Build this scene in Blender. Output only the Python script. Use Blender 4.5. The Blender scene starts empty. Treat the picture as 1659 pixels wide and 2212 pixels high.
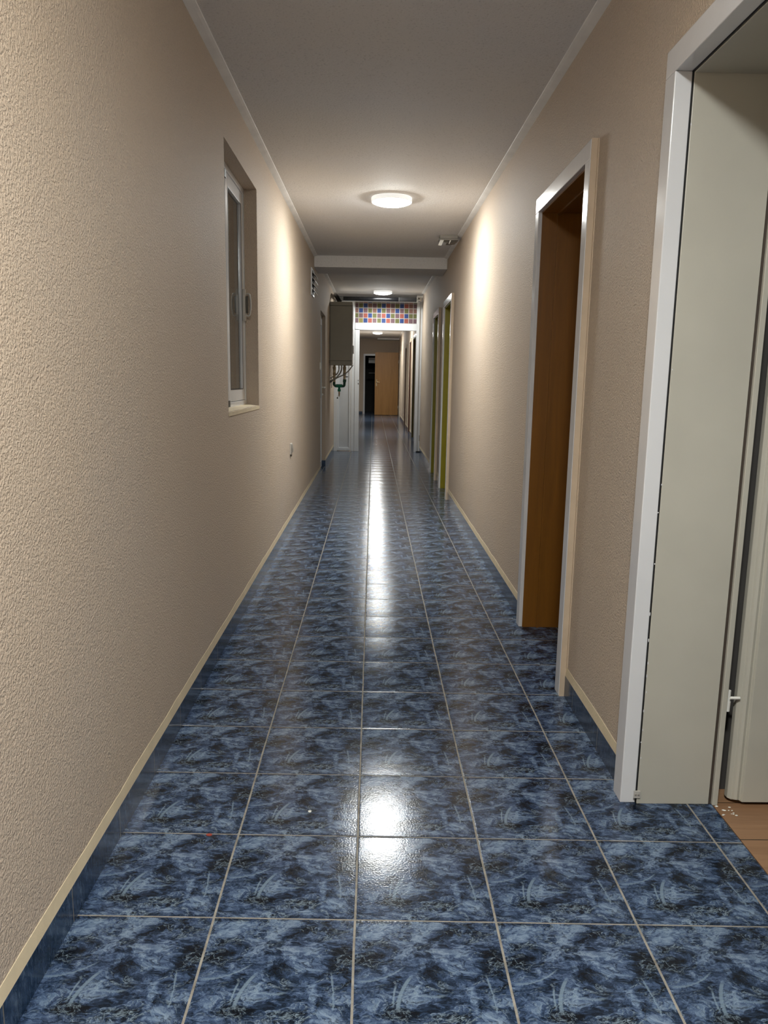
import bpy, bmesh, math, random
from mathutils import Vector, Matrix

S = bpy.context.scene
C = S.collection
random.seed(4)

# ------------------------------------------------------------------ camera
F_PX, PITCH, YAW, ROLL = 1639.39, 0.17235, 0.01688, 0.01677
cy, sy = math.cos(YAW), math.sin(YAW)
fw = Vector((sy*math.cos(PITCH), cy*math.cos(PITCH), -math.sin(PITCH)))
rt = Vector((cy, -sy, 0)); up = rt.cross(fw)
c_, s_ = math.cos(ROLL), math.sin(ROLL)
rt2 = c_*rt + s_*up; up2 = -s_*rt + c_*up
cam = bpy.data.objects.new('camera', bpy.data.cameras.new('camera'))
C.objects.link(cam)
M = Matrix((rt2, up2, -fw)).transposed().to_4x4()
M.translation = Vector((0.02516, -1.60285, 1.25899))
cam.matrix_world = M
cam.data.sensor_fit = 'VERTICAL'
cam.data.sensor_height = 24.0
cam.data.lens = 24.0*F_PX/2212.0
cam.data.clip_start = 0.02
cam.data.clip_end = 100
S.camera = cam

# ------------------------------------------------------------------ world and exposure
w = bpy.data.worlds.new('night'); S.world = w; w.use_nodes = True
w.node_tree.nodes['Background'].inputs[0].default_value = (0.02, 0.025, 0.035, 1)
w.node_tree.nodes['Background'].inputs[1].default_value = 0.15
S.view_settings.view_transform = 'Standard'
S.view_settings.look = 'None'
S.view_settings.exposure = 0.40
S.view_settings.gamma = 1.0
S.view_settings.use_curve_mapping = False
LAMP_STRENGTH = 230.0
LAMP_COLOR = (0.98, 1.0, 0.97, 1)
LAMP_POWER = (1.16, 0.80, 0.36, 0.75, 0.8)   # the two farther sections have weaker lamps

# ------------------------------------------------------------------ material helpers
class G:
    def __init__(s, name):
        s.m = bpy.data.materials.new(name); s.m.use_nodes = True
        s.t = s.m.node_tree; s.b = s.t.nodes['Principled BSDF']
    def n(s, typ, **kw):
        nd = s.t.nodes.new(typ)
        for k, v in kw.items(): setattr(nd, k, v)
        return nd
    def put(s, sock, v):
        if isinstance(v, bpy.types.NodeSocket): s.t.links.new(v, sock)
        else:
            if isinstance(v, (tuple, list)) and len(v) == 3 and sock.type == 'RGBA': v = (*v, 1)
            sock.default_value = v
    def math(s, op, a, b=0.0, c=None, clamp=False):
        nd = s.n('ShaderNodeMath', operation=op, use_clamp=clamp)
        s.put(nd.inputs[0], a); s.put(nd.inputs[1], b)
        if c is not None: s.put(nd.inputs[2], c)
        return nd.outputs[0]
    def obj(s): return s.n('ShaderNodeTexCoord').outputs['Object']
    def sep(s, v):
        nd = s.n('ShaderNodeSeparateXYZ'); s.put(nd.inputs[0], v); return nd.outputs
    def comb(s, x, y, z=0.0):
        nd = s.n('ShaderNodeCombineXYZ')
        for i, v in enumerate((x, y, z)): s.put(nd.inputs[i], v)
        return nd.outputs[0]
    def noise(s, vec, scale, detail=4, rough=0.55, dist=0.0, color=False):
        nd = s.n('ShaderNodeTexNoise')
        s.put(nd.inputs['Vector'], vec); nd.inputs['Scale'].default_value = scale
        nd.inputs['Detail'].default_value = detail; nd.inputs['Roughness'].default_value = rough
        nd.inputs['Distortion'].default_value = dist
        return nd.outputs['Color'] if color else nd.outputs['Fac']
    def ramp(s, fac, stops, interp='LINEAR'):
        nd = s.n('ShaderNodeValToRGB'); cr = nd.color_ramp; cr.interpolation = interp
        while len(cr.elements) > 1: cr.elements.remove(cr.elements[-1])
        for i, (p, col) in enumerate(stops):
            e = cr.elements[0] if i == 0 else cr.elements.new(p)
            e.position = p
            if not isinstance(col, tuple): col = (col, col, col)
            e.color = (*col[:3], 1)
        s.put(nd.inputs[0], fac); return nd.outputs[0]
    def mix(s, fac, a, b, blend='MIX'):
        nd = s.n('ShaderNodeMix', data_type='RGBA', blend_type=blend)
        s.put(nd.inputs[0], fac); s.put(nd.inputs[6], a); s.put(nd.inputs[7], b)
        return nd.outputs[2]
    def vmath(s, op, a, b):
        nd = s.n('ShaderNodeVectorMath', operation=op); s.put(nd.inputs[0], a)
        if op == 'SCALE': s.put(nd.inputs['Scale'], b)
        else: s.put(nd.inputs[1], b)
        return nd.outputs[0]
    def bump(s, h, dist, strength=1.0, normal=None):
        nd = s.n('ShaderNodeBump'); s.put(nd.inputs['Height'], h)
        nd.inputs['Distance'].default_value = dist; nd.inputs['Strength'].default_value = strength
        if normal is not None: s.put(nd.inputs['Normal'], normal)
        return nd.outputs[0]
    def set(s, **kw):
        for k, v in kw.items(): s.put(s.b.inputs[k.replace('_', ' ')], v)
        return s.m

def plain(name, col, rough=0.5, metal=0.0, bump=0.0, scale=60, var=0.06, spec=None, coat=0.0):
    g = G(name); o = g.obj()
    nz = g.noise(o, scale*0.12, 3)
    lo = tuple(c*(1-var) for c in col); hi = tuple(min(1, c*(1+var)) for c in col)
    g.set(Base_Color=g.ramp(nz, [(0.3, lo), (0.7, hi)]), Roughness=rough, Metallic=metal)
    if bump: g.set(Normal=g.bump(g.noise(o, scale, 4), bump))
    if spec is not None: g.b.inputs['Specular IOR Level'].default_value = spec
    if coat: g.b.inputs['Coat Weight'].default_value = coat
    return g.m

def stucco(name, col, scale=150, amp=0.0019, rough=0.62):
    g = G(name); o = g.obj()
    big = g.noise(o, 1.1, 3, 0.5)
    base = g.ramp(big, [(0.3, tuple(c*v for c, v in zip(col, (0.985, 0.995, 1.02)))), (0.7, tuple(c*v for c, v in zip(col, (1.02, 1.0, 0.965))))])
    warp = g.vmath('ADD', o, g.vmath('SCALE', g.noise(o, scale*0.5, 2, color=True), 0.006))
    n1 = g.noise(warp, scale, 3, 0.55)
    n2 = g.noise(o, scale*0.33, 2, 0.5)
    h = g.math('ADD', g.ramp(n1, [(0.36, 0.0), (0.62, 1.0)], 'EASE'), g.math('MULTIPLY', n2, 0.9))
    pits = g.ramp(n1, [(0.30, 0.80), (0.42, 1.0)])
    g.set(Base_Color=g.mix(1.0, base, pits, 'MULTIPLY'), Roughness=rough, Normal=g.bump(h, amp))
    g.b.inputs['Specular IOR Level'].default_value = 0.35
    return g.m

TS, SHEAR = 0.3333, 0.0172
def marble(g, u, v, stretch=(1, 1), marks=True):
    """blue marbled print; u, v are in-tile coordinates 0..1"""
    p = g.comb(g.math('MULTIPLY', u, TS*stretch[0]), g.math('MULTIPLY', v, TS*stretch[1]), 0.37)
    q = g.vmath('ADD', p, g.vmath('SCALE', g.noise(p, 9, 3, 0.6, color=True), 0.09))
    q2 = g.vmath('ADD', q, g.vmath('SCALE', g.noise(q, 38, 4, 0.65, color=True), 0.040))
    n1 = g.noise(q2, 28, 9, 0.75)
    fine = g.noise(q2, 120, 4, 0.65)
    wu = g.math('ADD', u, g.math('MULTIPLY', g.math('SUBTRACT', g.noise(q, 30, 3), 0.5), 0.06))
    wv = g.math('ADD', v, g.math('MULTIPLY', g.math('SUBTRACT', g.noise(g.vmath('ADD', q, (3, 3, 3)), 30, 3), 0.5), 0.06))
    f = g.math('ADD', n1, g.math('MULTIPLY', g.math('SUBTRACT', fine, 0.5), 0.34))
    if marks:
        bias = None
        for cu, cv, ru, rv, am in ((.18, .88, .20, .10, .16), (.45, .88, .09, .12, .15), (.58, .95, .08, .05, .14), (.66, .66, .26, .14, .09),
                                   (.35, .35, .22, .10, .06), (.93, .62, .12, .16, -.15), (.66, .87, .12, .07, -.12), (.30, .19, .14, .06, -.15),
                                   (.12, .62, .14, .09, -.12), (.75, .30, .03, .20, .12), (.52, .52, .10, .07, -.10), (.62, .16, .14, .07, -.12),
                                   (.88, .17, .12, .10, .10), (.10, .28, .13, .10, .06), (.50, .07, .30, .05, .05), (.83, .92, .16, .06, -.05), (.33, .72, .10, .10, .06)):
            du = g.math('DIVIDE', g.math('SUBTRACT', wu, cu), ru); dv = g.math('DIVIDE', g.math('SUBTRACT', wv, cv), rv)
            d = g.math('SUBTRACT', 1.0, g.math('ADD', g.math('MULTIPLY', du, du), g.math('MULTIPLY', dv, dv)), clamp=True)
            t = g.math('MULTIPLY', d, am)
            bias = t if bias is None else g.math('ADD', bias, t)
        f = g.math('ADD', f, bias)
    c = g.ramp(f, [(0.34, (0.004, 0.006, 0.010)), (0.42, (0.010, 0.017, 0.032)), (0.48, (0.023, 0.042, 0.085)),
                   (0.54, (0.050, 0.082, 0.158)), (0.60, (0.098, 0.150, 0.245)), (0.70, (0.195, 0.270, 0.375))])
    tone = g.noise(q, 6, 3)
    c = g.mix(g.ramp(tone, [(0.45, 0.0), (0.7, 0.45)]), c, g.mix(1.0, c, (1.25, 1.05, 0.90), 'MULTIPLY'))
    for sc, wd, am, off in ((12, 0.010, 0.8, 0.0), (26, 0.016, 0.7, 3.1), (50, 0.03, 0.55, 7.7)):
        n3 = g.noise(g.vmath('ADD', q2, (off, off*0.7, off)), sc, 3, 0.5)
        a = g.math('ABSOLUTE', g.math('SUBTRACT', n3, 0.5))
        vein = g.math('MULTIPLY', g.math('SUBTRACT', 1.0, g.math('DIVIDE', a, wd), clamp=True), am)
        gate = g.ramp(g.noise(g.vmath('ADD', q, (off+5, 2, 1)), 14, 3), [(0.48, 0.0), (0.56, 1.0)])
        c = g.mix(g.math('MULTIPLY', vein, gate), c, (0.25, 0.33, 0.40))
    n4 = g.noise(g.vmath('ADD', q2, (9, 4, 2)), 16, 4, 0.5)
    a = g.math('ABSOLUTE', g.math('SUBTRACT', n4, 0.5))
    crack = g.math('MULTIPLY', g.math('SUBTRACT', 1.0, g.math('DIVIDE', a, 0.018), clamp=True), 0.7)
    c = g.mix(crack, c, (0.004, 0.007, 0.013))
    if marks:
        # long pale strokes of the print: |along - curve(across)| < width within a range
        def stroke(m_, n_, c0, k_, o0, lo, hi, wd, am, c):
            t = g.math('SUBTRACT', n_, o0)
            d = g.math('ABSOLUTE', g.math('SUBTRACT', m_, g.math('ADD', c0, g.math('MULTIPLY', k_, g.math('MULTIPLY', t, t)))))
            s1 = g.math('SUBTRACT', 1.0, g.math('DIVIDE', d, wd), clamp=True)
            e1 = g.math('MULTIPLY', g.math('MULTIPLY', g.math('SUBTRACT', n_, lo), 25, clamp=True), g.math('MULTIPLY', g.math('SUBTRACT', hi, n_), 25, clamp=True))
            return g.mix(g.math('MULTIPLY', g.math('MULTIPLY', g.math('MULTIPLY', s1, 2.2, clamp=True), e1), am*0.7), c, (0.21, 0.29, 0.37))
        su = g.math('ADD', u, g.math('MULTIPLY', g.math('SUBTRACT', fine, 0.5), 0.03))
        sv = g.math('ADD', v, g.math('MULTIPLY', g.math('SUBTRACT', fine, 0.5), 0.05))
        c = stroke(su, sv, .280, 1.2, .21, .21, .50, .016, .9, c)
        c = stroke(su, sv, .252, 0.65, .23, .23, .43, .008, .9, c)
        c = stroke(sv, su, .440, 1.6, .05, .02, .34, .009, .8, c)
        c = stroke(su, sv, .885, -.3, .20, .20, .52, .007, .8, c)
        c = stroke(sv, su, .33, 1.5, .50, .40, .60, .010, .7, c)
    return c

def floor_material():
    g = G('blue_marbled_floor_tiles'); o = g.obj(); x, y, z = g.sep(o)
    v = g.math('DIVIDE', g.math('ADD', y, g.math('MULTIPLY', x, SHEAR)), TS)
    wob = g.math('MULTIPLY', g.math('SUBTRACT', g.noise(g.comb(x, g.math('MULTIPLY', y, 1.0)), 3.0, 1), 0.5), 0.004)
    u = g.math('DIVIDE', g.math('ADD', x, wob), TS)
    fu = g.math('FRACT', g.math('ADD', u, 50)); fv = g.math('FRACT', g.math('ADD', v, 50))
    col = marble(g, fu, fv, (0.75, 1.3))
    def edge(f):
        return g.math('MULTIPLY', g.math('MINIMUM', f, g.math('SUBTRACT', 1.0, f)), TS)
    eu, ev = edge(fu), edge(fv)
    gu = g.math('LESS_THAN', eu, 0.0027); gv = g.math('LESS_THAN', ev, 0.0019)
    gr = g.math('MAXIMUM', gu, gv)
    gcol = g.ramp(g.noise(o, 18, 5, 0.7), [(0.30, (0.16, 0.145, 0.12)), (0.6, (0.34, 0.325, 0.285))])
    col = g.mix(gr, col, gcol)
    # per-tile shade differences
    wn = g.n('ShaderNodeTexWhiteNoise', noise_dimensions='2D')
    g.put(wn.inputs['Vector'], g.comb(g.math('FLOOR', u), g.math('FLOOR', v)))
    col = g.mix(g.math('MULTIPLY', wn.outputs['Value'], 0.10), col, (0.03, 0.035, 0.045))
    e = g.math('MINIMUM', eu, ev)
    lip = g.ramp(g.math('MULTIPLY', e, 100), [(0.15, 0.0), (0.5, 1.0)])      # rounded tile edge
    par = lambda f_, k_: g.math('MULTIPLY', g.math('MULTIPLY', f_, g.math('SUBTRACT', 1.0, f_)), k_)
    bow = g.math('ADD', par(fv, 4.0), par(fu, 1.4))
    peel = g.noise(g.comb(x, y), 190, 2, 0.5)
    peel2 = g.noise(g.comb(x, y), 26, 2, 0.5)
    n0 = g.bump(bow, 0.0010)
    n1 = g.bump(peel2, 0.00018, 1.0, n0)
    n2 = g.bump(peel, 0.00022, 1.0, n1)
    n3 = g.bump(lip, 0.00035, 1.0, n2)
    rough = g.math('ADD', 0.15, g.math('MULTIPLY', gr, 0.6))
    g.set(Base_Color=col, Roughness=rough, Normal=n3)
    g.b.inputs['IOR'].default_value = 1.5
    g.b.inputs['Specular IOR Level'].default_value = 0.22
    return g.m

def skirt_material():
    g = G('blue_skirting_tiles'); o = g.obj(); x, y, z = g.sep(o)
    t = g.math('ADD', g.math('DIVIDE', g.math('ADD', y, x), TS), 50)
    f = g.math('FRACT', t)
    col = marble(g, f, z, (1.9, 1.3), False)
    e = g.math('MULTIPLY', g.math('MINIMUM', f, g.math('SUBTRACT', 1.0, f)), TS)
    col = g.mix(g.math('LESS_THAN', e, 0.0016), g.mix(0.65, col, (0.010, 0.034, 0.082)), (0.24, 0.21, 0.16))
    g.set(Base_Color=col, Roughness=0.16, Normal=g.bump(g.noise(o, 60, 2), 0.0004))
    return g.m

def wood(name, light, dark, axis='Z', scale=1.0, rough=0.4, planks=None, contrast=(0.35, 0.7)):
    g = G(name); o = g.obj(); x, y, z = g.sep(o)
    st = {'X': (0.06, 1, 1), 'Y': (1, 0.06, 1), 'Z': (1, 1, 0.06)}[axis]
    p = g.comb(g.math('MULTIPLY', x, st[0]), g.math('MULTIPLY', y, st[1]), g.math('MULTIPLY', z, st[2]))
    if planks:
        idx = g.math('FLOOR', g.math('DIVIDE', g.math('ADD', y, 10.12), planks))
        p = g.vmath('ADD', p, g.comb(g.math('MULTIPLY', idx, 3.7), 0.0, idx))
    n = g.noise(p, 42*scale, 6, 0.65, 0.6)
    n2 = g.noise(p, 7*scale, 3, 0.5, 1.5)
    f = g.math('ADD', g.math('MULTIPLY', n, 0.55), g.math('MULTIPLY', n2, 0.45))
    col = g.ramp(f, [(contrast[0], dark), (contrast[1], light)])
    if planks:
        fr = g.math('FRACT', g.math('DIVIDE', g.math('ADD', y, 10.12), planks))
        col = g.mix(g.math('LESS_THAN', fr, 0.018), col, (0.01, 0.008, 0.006))
    g.set(Base_Color=col, Roughness=rough, Normal=g.bump(n, 0.0004))
    return g.m

WALL_COL = (0.610, 0.508, 0.405)
M_WALL = stucco('beige_roughcast_plaster', WALL_COL)
M_SMOOTH = plain('smooth_beige_plaster', (0.56, 0.45, 0.33), 0.7, bump=0.0006, scale=90)
M_CEIL = stucco('white_ceiling_paint', (0.80, 0.79, 0.785), scale=95, amp=0.0007, rough=0.8)
M_COVE = plain('white_cove_paint', (0.86, 0.85, 0.83), 0.6)
M_CREAM = plain('cream_filler_strip', (0.70, 0.60, 0.42), 0.7, bump=0.0008, scale=120)
M_FLOOR = floor_material()
M_SKIRT = skirt_material()
M_WHITE = plain('glossy_white_enamel', (0.72, 0.73, 0.75), 0.16, bump=0.0005, scale=22, var=0.03)
M_PVC = plain('white_plastic_frame', (0.74, 0.77, 0.80), 0.28, var=0.02)
M_PVCPANEL = plain('grey_white_plastic_panel', (0.60, 0.63, 0.66), 0.35, var=0.03)
M_GREYBEIGE = plain('grey_beige_door_paint', (0.50, 0.485, 0.42), 0.38, bump=0.0006, scale=30, var=0.05)
M_BROWN = wood('orange_brown_stained_wood', (0.235, 0.095, 0.008), (0.165, 0.064, 0.006), 'Z', 1, 0.42)
M_GREEN = plain('olive_green_enamel', (0.27, 0.23, 0.012), 0.35, var=0.08)
M_OLIVE_DARK = plain('dark_olive_enamel', (0.13, 0.10, 0.012), 0.4)
M_RED = wood('dark_red_brown_wood', (0.075, 0.018, 0.008), (0.045, 0.012, 0.006), 'Z', 1, 0.45)
M_OAK = wood('pale_oak_veneer', (0.44, 0.225, 0.065), (0.31, 0.15, 0.040), 'Z', 0.8, 0.45)
M_LAM = wood('light_wood_laminate_floor', (0.40, 0.235, 0.13), (0.25, 0.135, 0.07), 'X', 1.0, 0.4, planks=0.19)
M_BLACK = plain('black_rubber_and_shade', (0.006, 0.006, 0.006), 0.5)  # rubber parts, and the shade strips in the joint and behind the heater
M_DARK = plain('unlit_room_plaster', (0.06, 0.055, 0.05), 0.9)  # darkness of the unlit rooms is put into this colour
M_DUCT = plain('glossy_black_duct', (0.008, 0.008, 0.009), 0.2, var=0.2, spec=0.3)
M_DUCTGREY = plain('grey_duct_elbow', (0.09, 0.09, 0.085), 0.35)
M_BOILER = plain('grey_beige_boiler_casing', (0.36, 0.335, 0.26), 0.42, var=0.03)
M_BOILERFRONT = plain('white_boiler_front', (0.72, 0.73, 0.72), 0.25)
M_BRASS = plain('dull_brass', (0.45, 0.36, 0.23), 0.38, metal=0.7)
M_STEEL = plain('steel_mesh_hose', (0.55, 0.53, 0.48), 0.4, metal=0.6)
M_PIPEGREY = plain('grey_plastic_hose', (0.30, 0.29, 0.26), 0.45)
M_GREENPIPE = plain('green_plastic_pipe', (0.008, 0.24, 0.13), 0.38)
M_CHROME = plain('chrome', (0.6, 0.6, 0.62), 0.2, metal=1.0)
M_GREYPLASTIC = plain('grey_plastic', (0.30, 0.28, 0.25), 0.45)
M_LENS = plain('dark_smoked_lens', (0.09, 0.08, 0.065), 0.15)
M_PAPER = plain('white_label', (0.85, 0.85, 0.80), 0.5)
M_SILVER = plain('silver_window_hardware', (0.52, 0.50, 0.46), 0.3)

def glass(name, tint=(0.9, 0.95, 0.95)):
    g = G(name)
    g.set(Base_Color=tint, Roughness=0.02, Transmission_Weight=1.0, IOR=1.5)
    return g.m
M_GLASS = glass('window_glass')

def emit(name, col, st):
    g = G(name)
    g.set(Base_Color=(0.8, 0.8, 0.8), Emission_Color=col, Emission_Strength=st, Roughness=0.4)
    return g.m
M_LAMPS = [emit('lit_opal_diffuser', LAMP_COLOR, LAMP_STRENGTH*p) for p in LAMP_POWER]
M_LAMPBASE = emit('glowing_opal_lamp_rim', LAMP_COLOR, 0.45)

# ------------------------------------------------------------------ mesh helpers
def box(bm, x0, x1, y0, y1, z0, z1, f=None, bev=0.0):
    vs = []
    for (x, y, z) in ((x0,y0,z0),(x1,y0,z0),(x1,y1,z0),(x0,y1,z0),(x0,y0,z1),(x1,y0,z1),(x1,y1,z1),(x0,y1,z1)):
        vs.append(bm.verts.new(f(x, y, z) if f else (x, y, z)))
    fs = []
    for q in ((0,3,2,1),(4,5,6,7),(0,1,5,4),(1,2,6,5),(2,3,7,6),(3,0,4,7)):
        fs.append(bm.faces.new([vs[i] for i in q]))
    if bev:
        es = list({e for fc in fs for e in fc.edges})
        bmesh.ops.bevel(bm, geom=es, offset=bev, segments=2, affect='EDGES', profile=0.5)
    return vs

def prism(bm, pts, axis, a, b):
    """extrude a 2-D outline along an axis; pts in the other two coordinates, in x,y,z order"""
    def P(p, t):
        if axis == 'X': return (t, p[0], p[1])
        if axis == 'Y': return (p[0], t, p[1])
        return (p[0], p[1], t)
    A = [bm.verts.new(P(p, a)) for p in pts]; B = [bm.verts.new(P(p, b)) for p in pts]
    n = len(pts)
    bm.faces.new(A[::-1]); bm.faces.new(B)
    for i in range(n): bm.faces.new((A[i], A[(i+1) % n], B[(i+1) % n], B[i]))

def tube(bm, pts, r, seg=14, closed=True):
    pts = [Vector(p) for p in pts]; rings = []
    up_ = Vector((0, 0, 1))
    prev = None
    for i, p in enumerate(pts):
        d = (pts[min(i+1, len(pts)-1)] - pts[max(i-1, 0)]).normalized()
        if prev is None:
            a = d.cross(up_)
            if a.length < 0.05: a = d.cross(Vector((1, 0, 0)))
        else: a = prev - d*prev.dot(d)
        a.normalize(); prev = a; b = d.cross(a)
        rr = r[i] if isinstance(r, (list, tuple)) else r
        rings.append([bm.verts.new(p + rr*(math.cos(t)*a + math.sin(t)*b)) for t in [2*math.pi*k/seg for k in range(seg)]])
    for A, B in zip(rings, rings[1:]):
        for k in range(seg): bm.faces.new((A[k], A[(k+1) % seg], B[(k+1) % seg], B[k]))
    if closed: bm.faces.new(rings[0][::-1]); bm.faces.new(rings[-1])

def curve(pts, n=8):
    """Catmull-Rom through points"""
    P = [Vector(p) for p in pts]; P = [2*P[0]-P[1]] + P + [2*P[-1]-P[-2]]
    out = []
    for i in range(1, len(P)-2):
        for k in range(n):
            t = k/n
            out.append(0.5*((2*P[i]) + (P[i+1]-P[i-1])*t + (2*P[i-1]-5*P[i]+4*P[i+1]-P[i+2])*t*t + (-P[i-1]+3*P[i]-3*P[i+1]+P[i+2])*t**3))
    out.append(P[-2]); return out

def lathe(bm, prof, cx, cyy, seg=48):
    """profile of (r, z) about the vertical through cx, cyy"""
    rings = []
    for r, z in prof:
        if r < 1e-5: rings.append([bm.verts.new((cx, cyy, z))])
        else: rings.append([bm.verts.new((cx+r*math.cos(2*math.pi*k/seg), cyy+r*math.sin(2*math.pi*k/seg), z)) for k in range(seg)])
    for A, B in zip(rings, rings[1:]):
        for k in range(seg):
            k2 = (k+1) % seg
            if len(A) == 1: bm.faces.new((A[0], B[k2], B[k]))
            elif len(B) == 1: bm.faces.new((A[k], A[k2], B[0]))
            else: bm.faces.new((A[k], A[k2], B[k2], B[k]))

def mesh(name, fn, mat, parent=None, smooth=False, bevel=0.0):
    bm = bmesh.new(); fn(bm)
    bmesh.ops.recalc_face_normals(bm, faces=bm.faces)
    me = bpy.data.meshes.new(name); bm.to_mesh(me); bm.free()
    for m in (mat if isinstance(mat, list) else [mat]): me.materials.append(m)
    o = bpy.data.objects.new(name, me); C.objects.link(o)
    if smooth:
        me.polygons.foreach_set('use_smooth', [True]*len(me.polygons))
        if hasattr(me, 'set_sharp_from_angle'): me.set_sharp_from_angle(angle=math.radians(38))
    if bevel:
        md = o.modifiers.new('bevel', 'BEVEL'); md.width = bevel; md.segments = 2; md.limit_method = 'ANGLE'
    if parent:
        o.parent = parent
        o.matrix_parent_inverse = Matrix.Translation(-Vector(parent.location))
    return o

def tag(o, label, cat, group=None, kind=None):
    o['label'] = label; o['category'] = cat
    if group: o['group'] = group
    if kind: o['kind'] = kind
    return o

def thing(name, loc, label, cat, group=None, kind=None):
    o = bpy.data.objects.new(name, None); C.objects.link(o); o.location = loc
    o.empty_display_size = 0.1
    return tag(o, label, cat, group, kind)

# ------------------------------------------------------------------ the corridor shell
XL = -0.662
def xr(y):                       # the right wall runs very slightly outwards
    if y < 11.95: return 0.822 + 0.0035*y
    return 0.885 + 0.0045*(y-11.95)
Y0, YP, YE = -3.4, 11.88, 26.9   # back wall, plastic partition, far wall
def ceil_z(y):
    if y < 7.6: return 2.563 + 0.0092*y
    if y < YP: return 2.655 + 0.013*(y-7.6)
    return 2.712 + 0.0022*(y-YP)

def wall_panels(bm, x0, x1, ya, yb, ztop, holes, f=None):
    """vertical wall slab between x0 and x1 with rectangular holes (y0, y1, z0, z1)"""
    cur = ya
    for (a, b, z0, z1) in sorted(holes):
        if a > cur: box(bm, x0, x1, cur, a, 0, ztop, f)
        if z0 > 0: box(bm, x0, x1, a, b, 0, z0, f)
        box(bm, x0, x1, a, b, z1, ztop, f)
        cur = b
    if cur < yb: box(bm, x0, x1, cur, yb, 0, ztop, f)

# doorways of the right wall: casing outer near Y, outer far Y, top, liner material, key
DOORS = [
    (-0.43, 0.585, 2.128, 'near'), (1.31, 2.26, 2.128, 'brown'),
    (6.45, 7.40, 2.150, 'green'), (8.05, 8.95, 2.150, 'green'),
    (14.35, 15.45, 2.21, 'olive'), (16.3, 17.3, 2.22, 'red'), (19.05, 20.0, 2.20, 'red'),
    (24.0, 24.85, 2.20, 'grey'), (25.15, 26.05, 2.20, 'red')]
CW, CT = 0.068, 0.028            # casing width and thickness
def hole(d): return (d[0]+CW-0.006, d[1]-CW+0.006, 0, d[2]-CW+0.006)

def fr(x, y, z): return (xr(y)+x, y, z)
near = [d for d in DOORS if d[1] < YP]; far = [d for d in DOORS if d[1] > YP]
def f(bm): wall_panels(bm, 0, 0.21, Y0, YP+0.03, 2.80, [hole(d) for d in near], fr)
tag(mesh('wall_right', f, M_WALL), 'beige roughcast right corridor wall with four doorways up to the white partition', 'wall', kind='structure')
def f(bm): wall_panels(bm, 0, 0.21, YP+0.08, YE, 2.86, [hole(d) for d in far], fr)
tag(mesh('wall_right', f, M_WALL), 'beige right wall of the far corridor seen beyond the white partition', 'wall', kind='structure')

WIN = (2.055, 3.03, 1.095, 2.325)
LDOOR = (8.45, 9.45, 0.0, 2.13)
def f(bm): wall_panels(bm, XL-0.20, XL, Y0, YP+0.03, 2.80, [WIN, LDOOR])
tag(mesh('wall_left', f, M_WALL), 'beige roughcast left corridor wall with a narrow window recess', 'wall', kind='structure')
def f(bm): box(bm, XL-0.20, XL, YP+0.08, YE, 0, 2.86)
tag(mesh('wall_left', f, M_WALL), 'left wall of the far corridor behind the partition', 'wall', kind='structure')
def f(bm): box(bm, XL-0.2, 1.1, Y0-0.2, Y0, 0, 2.7)
tag(mesh('wall_back', f, M_WALL), 'wall closing the corridor behind the viewpoint', 'wall', kind='structure')
FO = (-0.285, 0.62, 2.13)
def f(bm):
    box(bm, XL-0.2, FO[0], YE, YE+0.2, 0, 2.86); box(bm, FO[1], 1.3, YE, YE+0.2, 0, 2.86)
    box(bm, FO[0], FO[1], YE, YE+0.2, FO[2], 2.86)
tag(mesh('wall_far', f, M_WALL), 'beige end wall of the far corridor around the dark doorway', 'wall', kind='structure')

def slab(ya, yb):
    def f(bm):
        za, zb = ceil_z(ya), ceil_z(yb-1e-4)
        pts = [(ya, za), (yb, zb), (yb, zb+0.2), (ya, za+0.2)]
        prism(bm, pts, 'X', XL-0.25, 1.25)
    return f
tag(mesh('ceiling', slab(Y0, 7.4), M_CEIL), 'white painted ceiling of the near corridor up to the beam', 'ceiling', kind='structure')
tag(mesh('ceiling', slab(7.6, YP+0.05), M_CEIL), 'white ceiling between the beam and the white partition', 'ceiling', kind='structure')
tag(mesh('ceiling', slab(YP+0.051, YE+0.1), M_CEIL), 'white ceiling of the far corridor beyond the partition', 'ceiling', kind='structure')
def f(bm): box(bm, XL, xr(7.5)+0.0, 7.34, 7.90, 2.505, 2.70)
tag(mesh('ceiling_beam', f, M_CEIL, bevel=0.006), 'white boxed beam crossing the ceiling before the partition', 'beam', kind='structure')
def f(bm): box(bm, 0.16, xr(26.6), 26.35, YE, 2.685, 2.75)
tag(mesh('ceiling_beam', f, M_COVE), 'short pale ledge under the far ceiling above the oak door', 'beam', kind='structure')

def f(bm): box(bm, -0.9, 1.0745, Y0-0.1, YE+2.4, -0.12, 0)
tag(mesh('floor', f, M_FLOOR), 'glossy blue marbled tile floor running down the corridor', 'floor', kind='structure')

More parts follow.
